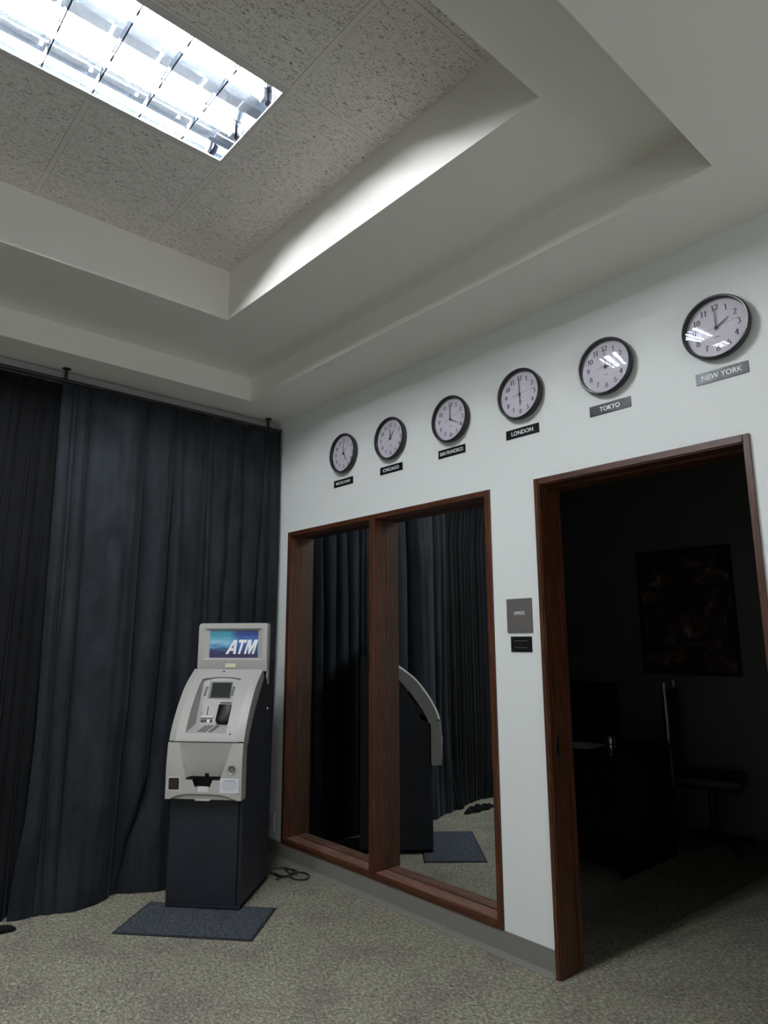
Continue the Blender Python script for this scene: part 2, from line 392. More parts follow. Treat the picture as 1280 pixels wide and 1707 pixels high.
# ------------------------------------------------------------------ door_1 : open doorway casing
dr = struct(empty('door_1', (0, (DY0 + DY1) / 2, 0)))
dl = Matrix.Translation((0, -(DY0 + DY1) / 2, 0))
def dpart(name, bm, m_, label=None, parent=dr):
    bmesh.ops.transform(bm, matrix=dl, verts=bm.verts[:]); return obj(name, bm, m_, parent, False, label)
def jamb_poly(s, y):   # casing face with a rabbet, in x,y ; s = direction towards the opening
    return [(-.012, y), (-.012, y + s * .022), (-.004, y + s * .022), (-.004, y + s * .027), (.002, y + s * .027), (.002, y + s * .0265), (.17, y + s * .0265), (.17, y)]
for s, y in ((-1, DY0), (1, DY1)):
    bm = new(); prism(bm, jamb_poly(s, y), .0, DT, 2); dpart('door_jamb', bm, 'wood_z')
    bm = new(); yy = y + s * .0265; box(bm, (.135, min(yy, yy + s * .008), .012), (.168, max(yy, yy + s * .008), DT - .045)); dpart('door_stop', bm, 'wood_z')
bm = new(); P_ = [(-.012, DT), (-.012, DT - .03), (-.004, DT - .03), (-.004, DT - .036), (.17, DT - .036), (.17, DT)]
prism(bm, P_, DY1 + .0265, DY0 - .0265, 1)
dpart('door_head', bm, 'wood_y')
bm = new(); box(bm, (.075, DY1 + .04, DT - .048), (.17, DY0 - .04, DT - .0365)); dpart('head_stop', bm, 'wood_y')
bm = new(); box(bm, (.035, DY0 - .0282, .955), (.062, DY0 - .0266, 1.055)); box(bm, (.043, DY0 - .0284, .985), (.055, DY0 - .0281, 1.02), mi=1)
dpart('strike_plate', bm, ['chrome', 'seam'], 'small metal strike plate')

# ------------------------------------------------------------------ ceiling light : parabolic troffer
def troffer(loc, label):
    x0, x1, y0, y1 = -.6, .6, -.297, .297       # outer flange half sizes around centre
    t = empty('ceiling_light', loc)
    tag(t, label, 'ceiling light')
    lx, ly = .5895, .2665
    bm = new()
    for lo, hi in (((-.607, -.302, 0), (.607, -ly, .006)), ((-.607, ly, 0), (.607, .302, .006)), ((-.607, -ly, 0), (-lx, ly, .006)), ((lx, -ly, 0), (.607, ly, .006))): box(bm, lo, hi)
    obj('trim_frame', bm, 'trim_grey', t)
    bm = new()     # housing: open box with flat sloped sides
    H = .095
    A = [(-lx, -ly, .006), (lx, -ly, .006), (lx, ly, .006), (-lx, ly, .006)]; B = [(-lx, -ly + .008, H), (lx, -ly + .008, H), (lx, ly - .008, H), (-lx, ly - .008, H)]
    a = [bm.verts.new(p) for p in A]; b = [bm.verts.new(p) for p in B]
    f = bm.faces.new(b); f.material_index = 1
    for i in range(4):
        bm.faces.new([a[i], a[(i + 1) % 4], b[(i + 1) % 4], b[i]])
    obj('housing', bm, ['side_refl', 'housing'], t)
    def blade(bm, ax, at, lo, hi, top=.052):     # parabolic V section: thin bottom, wide top
        sec = []
        for k in range(7):
            q = k / 6; sec.append((.0026 + .004 * q ** 1.6, .004 + top * q))
        poly = [(at + w, z) for w, z in sec] + [(at - w, z) for w, z in sec[::-1]]
        if ax == 0: prism(bm, poly, lo, hi, 0)
        else: prism(bm, poly, lo, hi, 1)
        for f in bm.faces:
            if all(abs(q.co.z - .004) < 1e-5 for q in f.verts): f.material_index = 1
    bm = new(); blade(bm, 0, 0, -lx, lx, .056)                   # long divider
    obj('louver_blade', bm, ['louver', 'louver_edge_shade'], t, True)
    for k in range(1, 6):
        bm = new(); blade(bm, 1, -lx + k * 2 * lx / 6, -ly, ly, .025); obj('louver_blade', bm, ['louver', 'louver_edge_shade'], t, True)
    bm = new()     # curved side reflectors
    for s in (-1, 1):
        pts = [(s * ly, .0065)] + [(s * (ly - .012 * (k / 6) ** 1.8 - .001), .007 + .055 * k / 6) for k in range(7)] + [(s * ly, .062)]
        prism(bm, pts, -lx + .001, lx - .001, 0)
    obj('side_reflector', bm, 'side_refl', t, True)
    for y in (-.135, .135):
        bm = new(); tube(bm, [(-.565, y, .060), (.565, y, .060)], .0128, 14); obj('fluorescent_tube', bm, 'tube', t, True)
        for sx_ in (-1, 1):
            bm = new(); box(bm, (min(sx_ * .566, sx_ * .584), y - .017, .044), (max(sx_ * .566, sx_ * .584), y + .017, H - .001)); bevel(bm, .003, 1)
            obj('lamp_socket', bm, 'socket', t)
    return t
troffer((-2.1616, -2.304, HT - .0015), 'lit recessed fluorescent ceiling light with gridded parabolic louver, set in tray tiles')
troffer((-4.6016, -2.304, HT - .002), 'added unseen fluorescent fill light recessed at the far left end of the tray')  # second fixture, added out of view to brighten the room

# ------------------------------------------------------------------ clocks
def digit_strokes(ch):
    def arc(cx, cy, rx, ry, a0, a1, n=12):
        return [(cx + rx * math.cos(math.radians(a0 + (a1 - a0) * k / n)), cy + ry * math.sin(math.radians(a0 + (a1 - a0) * k / n))) for k in range(n + 1)]
    d = {'0': [arc(.3, .5, .25, .47, 90, 450, 20)],
         '1': [[(.3, .02), (.3, .98)], [(.12, .80), (.3, .98)], [(.14, .02), (.46, .02)]],
         '2': [arc(.3, .72, .22, .25, 165, -30, 10) + [(.38, .42), (.06, .03)], [(.06, .03), (.56, .04), (.58, .18)]],
         '3': [arc(.28, .75, .2, .22, 160, -80, 10), arc(.28, .27, .25, .26, 85, -160, 12)],
         '4': [[(.42, 0), (.42, .98)], [(.42, .96), (.02, .3)], [(.02, .3), (.6, .3)], [(.28, .02), (.56, .02)]],
         '5': [[(.54, .95), (.18, .93), (.12, .55)], arc(.29, .31, .25, .29, 125, -160, 12)],
         '6': [arc(.32, .3, .24, .29, 0, 360, 16), [(.5, .96), (.25, .72), (.09, .4)]],
         '7': [[(.04, .82), (.08, .95), (.58, .95)], [(.58, .95), (.36, .55), (.26, .02)]],
         '8': [arc(.3, .75, .2, .22, 0, 360, 14), arc(.3, .27, .25, .26, 0, 360, 16)],
         '9': [arc(.3, .68, .24, .29, 0, 360, 16), [(.53, .6), (.37, .24), (.12, .03)]]}
    return d[ch]
def numeral(bm, s, cx, cy, h):
    adv = .62; W = adv * len(s)
    for i, ch in enumerate(s):
        for st in digit_strokes(ch):
            pts = [(cx + (x + i * adv - W / 2 ) * h * .92, cy + (y - .5) * h) for x, y in st]
            L, R = [], []
            for k, (x, y) in enumerate(pts):
                a = pts[max(k - 1, 0)]; b = pts[min(k + 1, len(pts) - 1)]
                dx, dy = b[0] - a[0], b[1] - a[1]; l = math.hypot(dx, dy) or 1
                w = h * (.034 + .060 * abs(dy / l) ** 1.5)
                L.append(bm.verts.new((x - dy / l * w, y + dx / l * w, .0198))); R.append(bm.verts.new((x + dy / l * w, y - dx / l * w, .0198)))
            for k in range(len(pts) - 1): bm.faces.new([L[k], L[k + 1], R[k + 1], R[k]])
def hand_bm(ang, length, w0, w1, tail, z, th=.0008):
    bm = new()
    pts = [(-w0 / 2, -tail), (w0 / 2, -tail), (w0 / 2 * .9, length * .15), (w1 / 2, length), (-w1 / 2, length), (-w0 / 2 * .9, length * .15)]
    prism(bm, pts, z, z + th, 2)
    bmesh.ops.rotate(bm, verts=bm.verts[:], cent=(0, 0, 0), matrix=Matrix.Rotation(-math.radians(ang), 3, 'Z'))
    return bm
def make_clock():
    t = empty('wall_clock')
    bm = new()
    R = .143
    lathe(bm, [(R - .008, 0), (R - .003, .012), (R, .030), (R - .002, .040), (R - .006, .044), (R - .011, .043), (R - .0135, .038), (R - .015, .018), (R - .02, .0165), (R - .02, 0)], 96)
    obj('clock_rim', bm, 'rim', t, True)
    bm = new(); lathe(bm, [(0, .0175), (R - .0155, .0175), (R - .0155, .0188), (0, .0188)], 64, closed=False); obj('clock_dial', bm, 'dial', t)
    bm = new()
    for k in range(1, 13):
        a = math.radians(90 - 30 * k); nb = new(); numeral(nb, str(k), .0925 * math.cos(a), .0925 * math.sin(a), .0262); obj('numeral', nb, 'numeral', t)
    box(bm, (-.011, -.0425, .0192), (.012, -.0400, .0196))
    obj('dial_mark', bm, 'numeral', t)
    bm = new(); rg = R - .0143; dome = [(rg * k / 12, .0345 + .0085 * (1 - (k / 12) ** 2)) for k in range(13)]; lathe(bm, dome + [(q, w - .0008) for q, w in dome[::-1]], 72, closed=False); obj('glass_cover', bm, 'clock_glass', t, True)
    bm = new(); lathe(bm, [(0, .0188), (.005, .0188), (.0045, .032), (0, .0325)], 20, closed=False); obj('hand_hub', bm, 'hand', t, True)
    return t
def copy_tree(o):
    c = o.copy(); C.objects.link(c)
    for ch in list(o.children):
        d = ch.copy(); C.objects.link(d); d.parent = c; d.matrix_parent_inverse = ch.matrix_parent_inverse.copy()
    return c
clock0 = make_clock()
CL = [('MOSCOW', -1.027, 2.830, 5 * 30 + 1, 0, 62, .75, .020, 'clock set to five o\'clock'),
      ('CHICAGO', -1.521, 2.824, 30, 0, 50, .72, .022, 'clock set to one o\'clock'),
      ('SAN FRANCISCO', -2.055, 2.820, 120, 0, 66, .86, .022, 'clock set to four o\'clock'),
      ('LONDON', -2.564, 2.831, 180, 0, 84, .66, .023, 'clock set to six o\'clock'),
      ('TOKYO', -3.074, 2.828, 88, 0, 78, .49, .023, 'clock set to three o\'clock'),
      ('NEW YORK', -3.599, 2.836, 58, 0, 83, .77, .023, 'clock set to two o\'clock')]
PL = {'MOSCOW': -1.003, 'CHICAGO': -1.506, 'SAN FRANCISCO': -2.041, 'LONDON': -2.556, 'TOKYO': -3.073, 'NEW YORK': -3.595}
for i, (nm, y, z, ha, ma_, sa, tw, th, desc) in enumerate(CL):
    t = clock0 if i == 0 else copy_tree(clock0)
    clk = t
    if i == 0: first = t
    t.matrix_world = wallframe(y, z)
    city = nm.title()
    tag(t, 'round black-rimmed wall %s above the %s sign' % (desc, city), 'clock', 'world time clocks on the wall')
    CL[i] = CL[i] + (t,)
for (nm, y, z, ha, ma_, sa, tw, th, desc, t) in CL:
    obj('hour_hand', hand_bm(ha, .062, .0062, .003, .010, .0225), 'hand', t)
    obj('minute_hand', hand_bm(ma_, .088, .0052, .0026, .012, .0255), 'hand', t)
    obj('second_hand', hand_bm(sa, .098, .0014, .0009, .045, .0300), 'thin_hand', t)
    py = PL[nm]; w = .216; h = .051; pz = 2.6265 if nm != 'NEW YORK' else 2.634
    s = empty('city_sign', mtx=wallframe(py, pz))
    tag(s, 'small black plaque reading %s with white capitals, on the wall under its clock' % nm.title(), 'sign', 'city name signs under the clocks')
    bm = new(); box(bm, (-w / 2, -h / 2, 0), (w / 2, h / 2, .004)); bevel(bm, .0006, 1); obj('sign_plate', bm, 'plate', s)
    tb = text_mesh(nm, w * tw, th, .0006, bold=.012 if nm != 'NEW YORK' else .004)
    bmesh.ops.translate(tb, verts=tb.verts[:], vec=(0, 0, .0041)); obj('sign_lettering', tb, 'white', s)

# office sign and little plaque
s = empty('office_sign', mtx=wallframe(-2.4895, 1.650)); tag(s, 'square warm grey wall sign reading OFFICE beside the doorway', 'sign')
bm = new(); box(bm, (-.0795, -.087, 0), (.0795, .087, .008)); bevel(bm, .002, 2); obj('sign_plate', bm, 'sign_grey', s)
tb = text_mesh('OFFICE', .066, .0165, .0006, bold=.012); bmesh.ops.translate(tb, verts=tb.verts[:], vec=(.002, .012, .0082)); obj('sign_lettering', tb, 'white', s)
s = empty('name_plaque', mtx=wallframe(-2.494, 1.504)); tag(s, 'small shiny black engraved plaque screwed below the office sign', 'plaque')
bm = new(); box(bm, (-.066, -.039, 0), (.066, .039, .005)); bevel(bm, .001, 1); obj('plaque_plate', bm, 'plate', s)
bm = new()
for yy, n_, hh in ((.017, 10, .006), (.001, 5, .003), (-.017, 9, .006)):
    for k in range(n_): box(bm, ((k - n_ / 2) * .0088 * (.6 if hh < .004 else 1) + .001, yy - hh / 2, .0051), ((k - n_ / 2) * .0088 * (.6 if hh < .004 else 1) + (.006 if hh > .004 else .0035), yy + hh / 2, .0053))
for sx_ in (-1, 1):
    for sy_ in (-1, 1):
        cx, cy = sx_ * .060, sy_ * .033
        box(bm, (min(cx, cx - sx_ * .010), min(cy, cy - sy_ * .0015), .0051), (max(cx, cx - sx_ * .010), max(cy, cy - sy_ * .0015), .0053))
        box(bm, (min(cx, cx - sx_ * .0015), min(cy, cy - sy_ * .010), .0051), (max(cx, cx - sx_ * .0015), max(cy, cy - sy_ * .010), .0053))
obj('engraving', bm, 'brass_dim', s)

# wall outlet half behind the machine
s = empty('wall_outlet', mtx=wallframe(-.190, .237)); tag(s, 'pale electrical outlet plate low on the wall behind the cash machine', 'outlet')
bm = new(); box(bm, (-.036, -.062, 0), (.036, .062, .006)); bevel(bm, .002, 2); obj('cover_plate', bm, 'outlet', s)
for yy in (-.02, .02):
    bm = new(); lathe(bm, [(0, .0075), (.015, .0075), (.016, .006), (0, .006)], 20, (0, yy), closed=False); obj('socket', bm, 'outlet', s)

# ------------------------------------------------------------------ curtains
def interp(tab, z):
    for (z0, v0), (z1, v1) in zip(tab, tab[1:]):
        if z0 <= z <= z1: return v0 + (v1 - v0) * (z - z0) / (z1 - z0)
    return tab[0][1] if z < tab[0][0] else tab[-1][1]
def curtain(name, creases, ybase, amp, m_, hem, parent=None, ztop=3.168, seed=1, dx=.006, dz=.05):
    """creases: list of [(z, x)...] tables, left to right; cloth bulges to the room between creases"""
    rnd = random.Random(seed); bm = new()
    nz = int((ztop - .012) / dz)
    seg = 0
    cols = []
    jit = [rnd.uniform(.75, 1.2) for _ in creases]; skew = [rnd.uniform(.75, 1.4) for _ in creases]
    N = []
    for i in range(len(creases) - 1):
        w = creases[i + 1][0][1] - creases[i][0][1]; n = max(5, int(w / dx)); N.append(n)
    for iz in range(nz + 1):
        q = iz / nz; z = .004 + (ztop - .004) * q
        topf = 1 - max(0, (z - 2.2) / 1.0) ** 1.5 * .72 if z > 2.2 else 1
        row = []
        for i in range(len(creases) - 1):
            xa, xb = interp(creases[i], z), interp(creases[i + 1], z); n = N[i]
            for k in range(n if i < len(creases) - 2 else n + 1):
                t = k / n; s = math.sin(PI * t ** skew[i]) ** .5
                A = amp * (min(xb - xa, .35) / .15) ** .65 * jit[i] * topf * (.6 if xa > -.86 else 1)
                x = xa + (xb - xa) * t
                y = ybase(x, z) - A * s * (.35 + .65 * min(1, z / .55) ** .6) + .006 * math.sin(x * 41 + z * 1.2) * math.sin(x * 13) + .0025 * math.sin(x * 91 - z * 2)
                row.append((x, y, z))
        cols.append(row)
    vs = [[bm.verts.new(p) for p in r] for r in cols]
    vb = [[bm.verts.new((p[0], p[1] + .004, p[2])) for p in r] for r in cols]
    n = len(vs[0])
    for a in range(nz):
        for k in range(n - 1):
            bm.faces.new([vs[a][k], vs[a][k + 1], vs[a + 1][k + 1], vs[a + 1][k]])
            bm.faces.new([vb[a][k + 1], vb[a][k], vb[a + 1][k], vb[a + 1][k + 1]])
    for k in range(n - 1):
        bm.faces.new([vs[0][k + 1], vs[0][k], vb[0][k], vb[0][k + 1]]); bm.faces.new([vs[nz][k], vs[nz][k + 1], vb[nz][k + 1], vb[nz][k]])
    for a in range(nz):
        bm.faces.new([vs[a][0], vs[a + 1][0], vb[a + 1][0], vb[a][0]]); bm.faces.new([vs[a + 1][n - 1], vs[a][n - 1], vb[a][n - 1], vb[a + 1][n - 1]])
    o = obj(name, bm, m_, parent, True)
    return o
def yB(x, z):
    low = max(0, 1 - z / .9) ** 1.6
    y = -.205
    d = .07 * math.exp(-((x + 1.42) / .16) ** 2) - .02 * math.exp(-((x + 1.13) / .05) ** 2) + .10 * math.exp(-((x + .86) / .14) ** 2)
    y -= d * low
    if x > -.62: y += .0
    return y
crB = [[(0, -1.72), (.17, -1.71), (.5, -1.672), (1.0, -1.656), (3.3, -1.690)],
       [(0, -1.60), (.66, -1.585), (3.3, -1.62)], [(0, -1.552), (.66, -1.568), (1.3, -1.585), (1.77, -1.573), (3.3, -1.59)],
       [(0, -1.49), (1.8, -1.489), (3.3, -1.505)],
       [(0, -1.16), (.37, -1.161), (.8, -1.154), (1.1, -1.132), (3.3, -1.126)],
       [(0, -1.12), (.3, -1.079), (.67, -.972), (1.1, -.949), (1.8, -.92), (3.3, -.905)],
       [(0, -.80), (3.3, -.84)], [(0, -.66), (1.8, -.642), (3.3, -.655)], [(0, -.59), (1.8, -.60), (3.3, -.60)],
       [(0, -.49), (1.8, -.487), (3.3, -.425)], [(0, -.35), (3.3, -.35)], [(0, -.23), (1.8, -.224), (3.3, -.156)], [(0, -.13), (1.8, -.12), (3.3, -.10)], [(0, -.035), (3.3, -.022)]]
cur = curtain('velvet_curtain', crB, yB, .085, 'velvet', None, seed=3)
tag(cur, 'charcoal blue velvet curtain with broad folds hanging behind the cash machine', 'curtain')
# black panel further left: narrow gathered pleats
crA = []
x = -1.62; rr = random.Random(5); xs_ = [x]
while x > -6.7:
    x -= rr.choice([.045, .055, .06, .07, .085]); xs_.append(x)
for x in xs_[::-1]: crA.append([(0, x - .02 * rr.random()), (1.6, x), (3.3, x + .01 * rr.random())])
def yA(x, z):
    low = max(0, 1 - z / .5) ** 2
    return -.105 - .070 * max(0, min(1, (z - 2.5) / .6)) - low * (.10 * math.exp(-((x + 1.80) / .10) ** 2) + .03 * math.sin(x * 9))
cur2 = curtain('velvet_curtain', crA, yA, .040, 'black_velvet', None, seed=9)
tag(cur2, 'black curtain with narrow gathered pleats at the far left of the wall', 'curtain')
bm = new(); N_ = 14
rows = []
for i in range(N_ + 1):      # loose hem lying in a soft roll on the carpet
    x_ = -2.10 + .39 * i / N_; w_ = math.sin(PI * min(1, (i + 1.2) / (N_ + 1.6))) ** .5
    rows.append([bm.verts.new((x_, -.352 + .012 * math.sin(i * 1.3) + (.048 * w_) * math.cos(a), .002 + (.030 * w_) * (1 + math.sin(a)) * (.8 + .2 * math.sin(i * 2.1)))) for a in [2 * PI * k / 14 for k in range(14)]])
for a, b in zip(rows, rows[1:]):
    for k in range(14): bm.faces.new([a[k], a[(k + 1) % 14], b[(k + 1) % 14], b[k]])
bm.faces.new(rows[0]); bm.faces.new(rows[-1][::-1])
obj('pooled_hem', bm, 'black_velvet', cur2, True)
# rod, end cap, brackets, grey rail
RZ = 3.187
t = empty('curtain_rod', (-.03, -.205, RZ)); tag(t, 'black curtain rod hung from the ceiling on small brackets above the drapes', 'curtain rod')
bm = new(); tube(bm, [(-6.7, 0, 0), (-.002, 0, 0)], .013, 12); obj('rod', bm, 'black_metal', t, True)
bm = new(); lathe(bm, [(0, -.012), (.014, -.010), (.018, 0), (.014, .010), (0, .012)], 20, closed=False)
bmesh.ops.rotate(bm, verts=bm.verts[:], cent=(0, 0, 0), matrix=Matrix.Rotation(PI / 2, 3, 'Y')); obj('end_cap', bm, 'black_metal', t, True)
for bx in (-1.669 + .03, -.141 + .03, -3.17, -4.7, -6.2):
    bm = new(); lathe(bm, [(0, HC - RZ), (.026, HC - RZ), (.026, HC - RZ - .005), (.010, HC - RZ - .014), (.009, .012), (0, .012)], 20, (bx, 0), closed=False)
    tube(bm, [(bx - .008, 0, 0), (bx + .008, 0, 0)], .017, 14)
    obj('bracket', bm, 'black_metal', t, True)
bm = new(); box(bm, (-6.7, -.160, 3.212), (-.045, -.125, HC - .008)); bevel(bm, .003, 1)
tag(obj('ceiling_track', bm, 'rail_grey'), 'slim grey track fixed under the ceiling just behind the curtain rod', 'curtain track')

# ------------------------------------------------------------------ cash machine
AO = (-.8389, -.7851, 0.0); AR = math.radians(-49.254)
atm = empty('cash_machine', AO, AR)
tag(atm, 'free-standing grey and navy cash machine with blue ATM topper, on a dark mat in the corner', 'cash machine')
atm['label'] = 'free-standing cash machine, grey fascia on a navy cabinet, blue ATM topper, in the corner'
Z0 = .0085
bm = new()
prof = [(.004, .028), (.004, .625), (.004, .905), (.03, .925), (.075, .945), (.135, 1.08), (.22, 1.21), (.345, 1.325), (.365, 1.40), (.535, 1.40), (.535, .028)]
prism(bm, prof, -.222, .224, 0); bevel(bm, .004, 1); obj('cabinet', bm, 'atm_navy', atm)
bm = new(); box(bm, (-.216, .010, Z0), (.218, .525, .029)); obj('plinth', bm, 'seam', atm)
bm = new(); box(bm, (-.224, -.006, .034), (.200, .004, .616)); bevel(bm, .002, 1)
fd = obj('front_door', bm, 'atm_navy', atm)
bm = new(); box(bm, (-.224, -.004, .014), (.224, .004, .031)); bevel(bm, .001, 1); obj('bottom_rail', bm, 'atm_navy', atm)
bm = new(); prism(bm, [(.200, .0035), (.203, .0035), (.203, -.001), (.200, -.001)], .034, .616, 2); obj('door_seam', bm, 'seam', atm)
bm = new(); lathe(bm, [(0, 0), (.012, 0), (.011, .006), (.004, .007), (.004, .004), (0, .004)], 20, closed=False)
bmesh.ops.rotate(bm, verts=bm.verts[:], cent=(0, 0, 0), matrix=Matrix.Rotation(PI / 2, 3, 'Y')); bmesh.ops.translate(bm, verts=bm.verts[:], vec=(.224, .43, 1.083))
obj('side_lock', bm, 'chrome', atm, True)

def lerp_tab(tab, z):   # tab of (y, z) with z ascending
    for (y0, z0), (y1, z1) in zip(tab, tab[1:]):
        if z0 <= z <= z1: return y0 + (y1 - y0) * (z - z0) / (z1 - z0)
    return tab[0][0] if z < tab[0][1] else tab[-1][0]
# smooth front profile (Catmull-Rom through measured points)
def smooth_prof(pts, n=12):
    out = []
    for i in range(len(pts) - 1):
        p0 = pts[max(i - 1, 0)]; p1 = pts[i]; p2 = pts[i + 1]; p3 = pts[min(i + 2, len(pts) - 1)]
        for k in range(n):
            t = k / n
            out.append(tuple(.5 * (2 * p1[j] + (p2[j] - p0[j]) * t + (2 * p0[j] - 5 * p1[j] + 4 * p2[j] - p3[j]) * t * t + (3 * p1[j] - p0[j] - 3 * p2[j] + p3[j]) * t ** 3) for j in (0, 1)))
    out.append(pts[-1]); return out
UP = smooth_prof([(-.072, .9395), (-.062, .975), (-.038, 1.03), (.022, 1.13), (.117, 1.245), (.255, 1.345)])
UB = smooth_prof([(-.001, .910), (.018, .918), (.062, 1.006), (.17, 1.155), (.300, 1.295)])
LO = smooth_prof([(-.078, .615), (-.081, .70), (-.083, .80), (-.078, .88), (-.073, .935)])
XA, XB = -.229, .236
def ytab(tab): return lambda z: lerp_tab(tab, z)
fU, fL = ytab(UP), ytab(LO)
def panel_y(z): return .09 + (z - 1.02) * (.110 / .28) if z > 1.02 else -.056 + (z - .985) * (.146 / .035)
def upper(x, z):
    y = fU(z)
    ax = abs(x - .0035)
    if ax > .186: y += .016 * ((ax - .186) / .0465) ** 1.2
    zt = 1.286 + .014 * (1 - (x / .135) ** 2)
    if -.130 < x < .124 and .985 < z < zt:
        y2 = panel_y(z)
        edge = min(1, (zt - z) / .006)
        if y2 > y: y = y + (y2 - y) * edge
    return y
def lower(x, z):
    y = fL(z); mi = 0
    ax = abs(x - .0035)
    if ax > .18 : y += .006 * ((ax - .18) / .0525) ** 1.5
    if z > .735:
        q = (z - .735) / .2      # 0 bottom .. 1 top
        xl, xr = -.102 - .062 * q, .108 + .068 * q
        if xl < x < xr:
            d = .062 * (1 - q) ** .9
            y += d * min(1, (x - xl) / .006, (xr - x) / .006)
    elif z > .727:
        if -.102 < x < .108: y += .06; mi = 1
    elif z > .688:
        q = (z - .688) / .04
        if abs(x) < .0621: y += .055; mi = 1
    elif z > .662:
        q = (z - .662) / .026
        if -.037 - .008 * q < x < .038 + .008 * q: y += .012 * q + .004
    rk = math.hypot(x - .177, z - .785)
    if rk < .028: y += .016 * min(1, (.028 - rk) / .005)
    arc = .622 + .026 * max(0, 1 - (x / .185) ** 4)
    if z < arc and ax < .2: y += .016 * min(1, (arc - z) / .01)
    return y, mi
def notch_warp(x, z):      # slanted sides of the cash mouth
    if z > .7275 or z < .652 or abs(x) > .1: return x
    q = max(0, min(1, (z - .688) / .0395)); wq = .0465 + .0155 * q
    if z < .688: wq = .062 + (wq - .062) * (z - .652) / .036
    a = abs(x); r = a * wq / .062 if a <= .0621 else wq + (a - .062) / .038 * (.1 - wq)
    return math.copysign(r, x)
def field(bm, xs, zs, fn, backfn, warp=None):
    V = []; MI = {}
    for j, z in enumerate(zs):
        row = []
        for i, x in enumerate(xs):
            r = fn(x, z); y, m_ = r if isinstance(r, tuple) else (r, 0)
            row.append(bm.verts.new((warp(x, z) if warp else x, y, z))); MI[(i, j)] = m_
        V.append(row)
    nx, nz = len(xs), len(zs)
    for j in range(nz - 1):
        for i in range(nx - 1):
            f = bm.faces.new([V[j][i], V[j][i + 1], V[j + 1][i + 1], V[j + 1][i]])
            f.material_index = 1 if max(MI[(i, j)], MI[(i + 1, j)], MI[(i, j + 1)], MI[(i + 1, j + 1)]) and (MI[(i, j)] + MI[(i + 1, j)] + MI[(i, j + 1)] + MI[(i + 1, j + 1)] > 1) else 0
    loop = [(i, 0) for i in range(nx)] + [(nx - 1, j) for j in range(1, nz)] + [(i, nz - 1) for i in range(nx - 2, -1, -1)] + [(0, j) for j in range(nz - 2, 0, -1)]
    B = []
    for i, j in loop:
        y, z = backfn(zs[j]); B.append(bm.verts.new((xs[i], y, z)))
    for k in range(len(loop)):
        k2 = (k + 1) % len(loop); a, b = loop[k], loop[k2]
        bm.faces.new([V[a[1]][a[0]], B[k], B[k2], V[b[1]][b[0]]])
def lin(a, b, n): return [a + (b - a) * i / n for i in range(n + 1)]
def sorted_u(l): 
    l = sorted(l); o = [l[0]]
    for q in l[1:]:
        if q - o[-1] > 1e-4: o.append(q)
    return o
xs = sorted_u(lin(XA, XB, 116) + [-.1302, -.1298, .1238, .1242])
zs = sorted_u(lin(.9395, 1.345, 130) + [1.0195, 1.0205, .9848, .9852])
def backU(z):
    t = (z - .9395) / (1.345 - .9395); k = t * (len(UB) - 1); i = min(int(k), len(UB) - 2); f = k - i
    return (UB[i][0] * (1 - f) + UB[i + 1][0] * f, UB[i][1] * (1 - f) + UB[i + 1][1] * f)
bm = new(); field(bm, xs, zs, upper, backU)
up = obj('upper_fascia', bm, 'atm_grey', atm, True)
xs = sorted_u(lin(XA, XB, 116) + [-.0623, -.0619, .0619, .0623]); zs = sorted_u(lin(.615, .934, 108) + [.6875, .6885, .7265, .7275, .7345, .7355])
bm = new(); field(bm, xs, zs, lower, lambda z: (.003, z - .02 * max(0, (z - .90) / .034)), notch_warp)
low = obj('lower_fascia', bm, ['atm_grey', 'seam'], atm, True)
bm = new(); prism(bm, [(-.066, .941), (.0, .916), (.02, .90), (.0, .90), (-.0, .91), (-.068, .933)], XA + .004, XB - .004, 0); obj('fascia_gap', bm, 'seam', atm)

# things set into the screen panel (its slope: 0.11 deep per 0.28 high)
sl = Vector((0, .110, .28)).normalized(); nn_ = Vector((0, -.28, .110)).normalized()
def on_panel(x, z, off=0):
    return Matrix(((1, 0, nn_.x, x), (0, sl.y, nn_.y, panel_y(z) + nn_.y * off), (0, sl.z, nn_.z, z + nn_.z * off), (0, 0, 0, 1)))
def pbox(x0, x1, z0, z1, off, th, bev=0):
    bm = new(); hz_ = (z1 - z0) / 2 / sl.z
    box(bm, (-(x1 - x0) / 2, -hz_, 0), ((x1 - x0) / 2, hz_, th))
    if bev: bevel(bm, bev, 2)
    bmesh.ops.transform(bm, matrix=on_panel((x0 + x1) / 2, (z0 + z1) / 2, off), verts=bm.verts[:]); return bm
bm = pbox(-.083, .070, 1.166, 1.270, .0005, .002); scb = obj('screen_bezel', bm, 'bezel', atm)
bm = pbox(-.066, .062, 1.173, 1.262, .0026, .0015); obj('screen', bm, 'screen', scb, label='dark blank screen')
for s_, xa in ((0, -.098), (1, .080)):
    for k in range(4):
        x_ = xa - .002 * k; z_ = 1.234 - .0145 * k
        bm = pbox(x_ - .008, x_ + .008, z_ - .0052, z_ + .0052, .0005, .004, .001); obj('function_button', bm, 'button', atm)
bm = pbox(-.069, -.064, 1.072, 1.121, .0006, .001); obj('card_slot', bm, 'seam', atm)
bm = pbox(-.104, -.100, 1.062, 1.090, .0005, .001); o_ = box(bm, (0, 0, 0), (1e-5, 1e-5, 1e-5)); obj('slot_groove', bm, 'button', atm)
bm = pbox(-.106, -.020, 1.054, 1.063, .0005, .012, .002); obj('card_lip', bm, 'paper', atm, label='pale card reader lip')
bm = pbox(-.100, -.024, 1.028, 1.046, .0005, .001); stk = obj('card_sticker', bm, mats := 'plate', atm)
bm = pbox(-.060, -.042, 1.029, 1.045, .0016, .0006); obj('sticker_mark', bm, 'paper', stk)
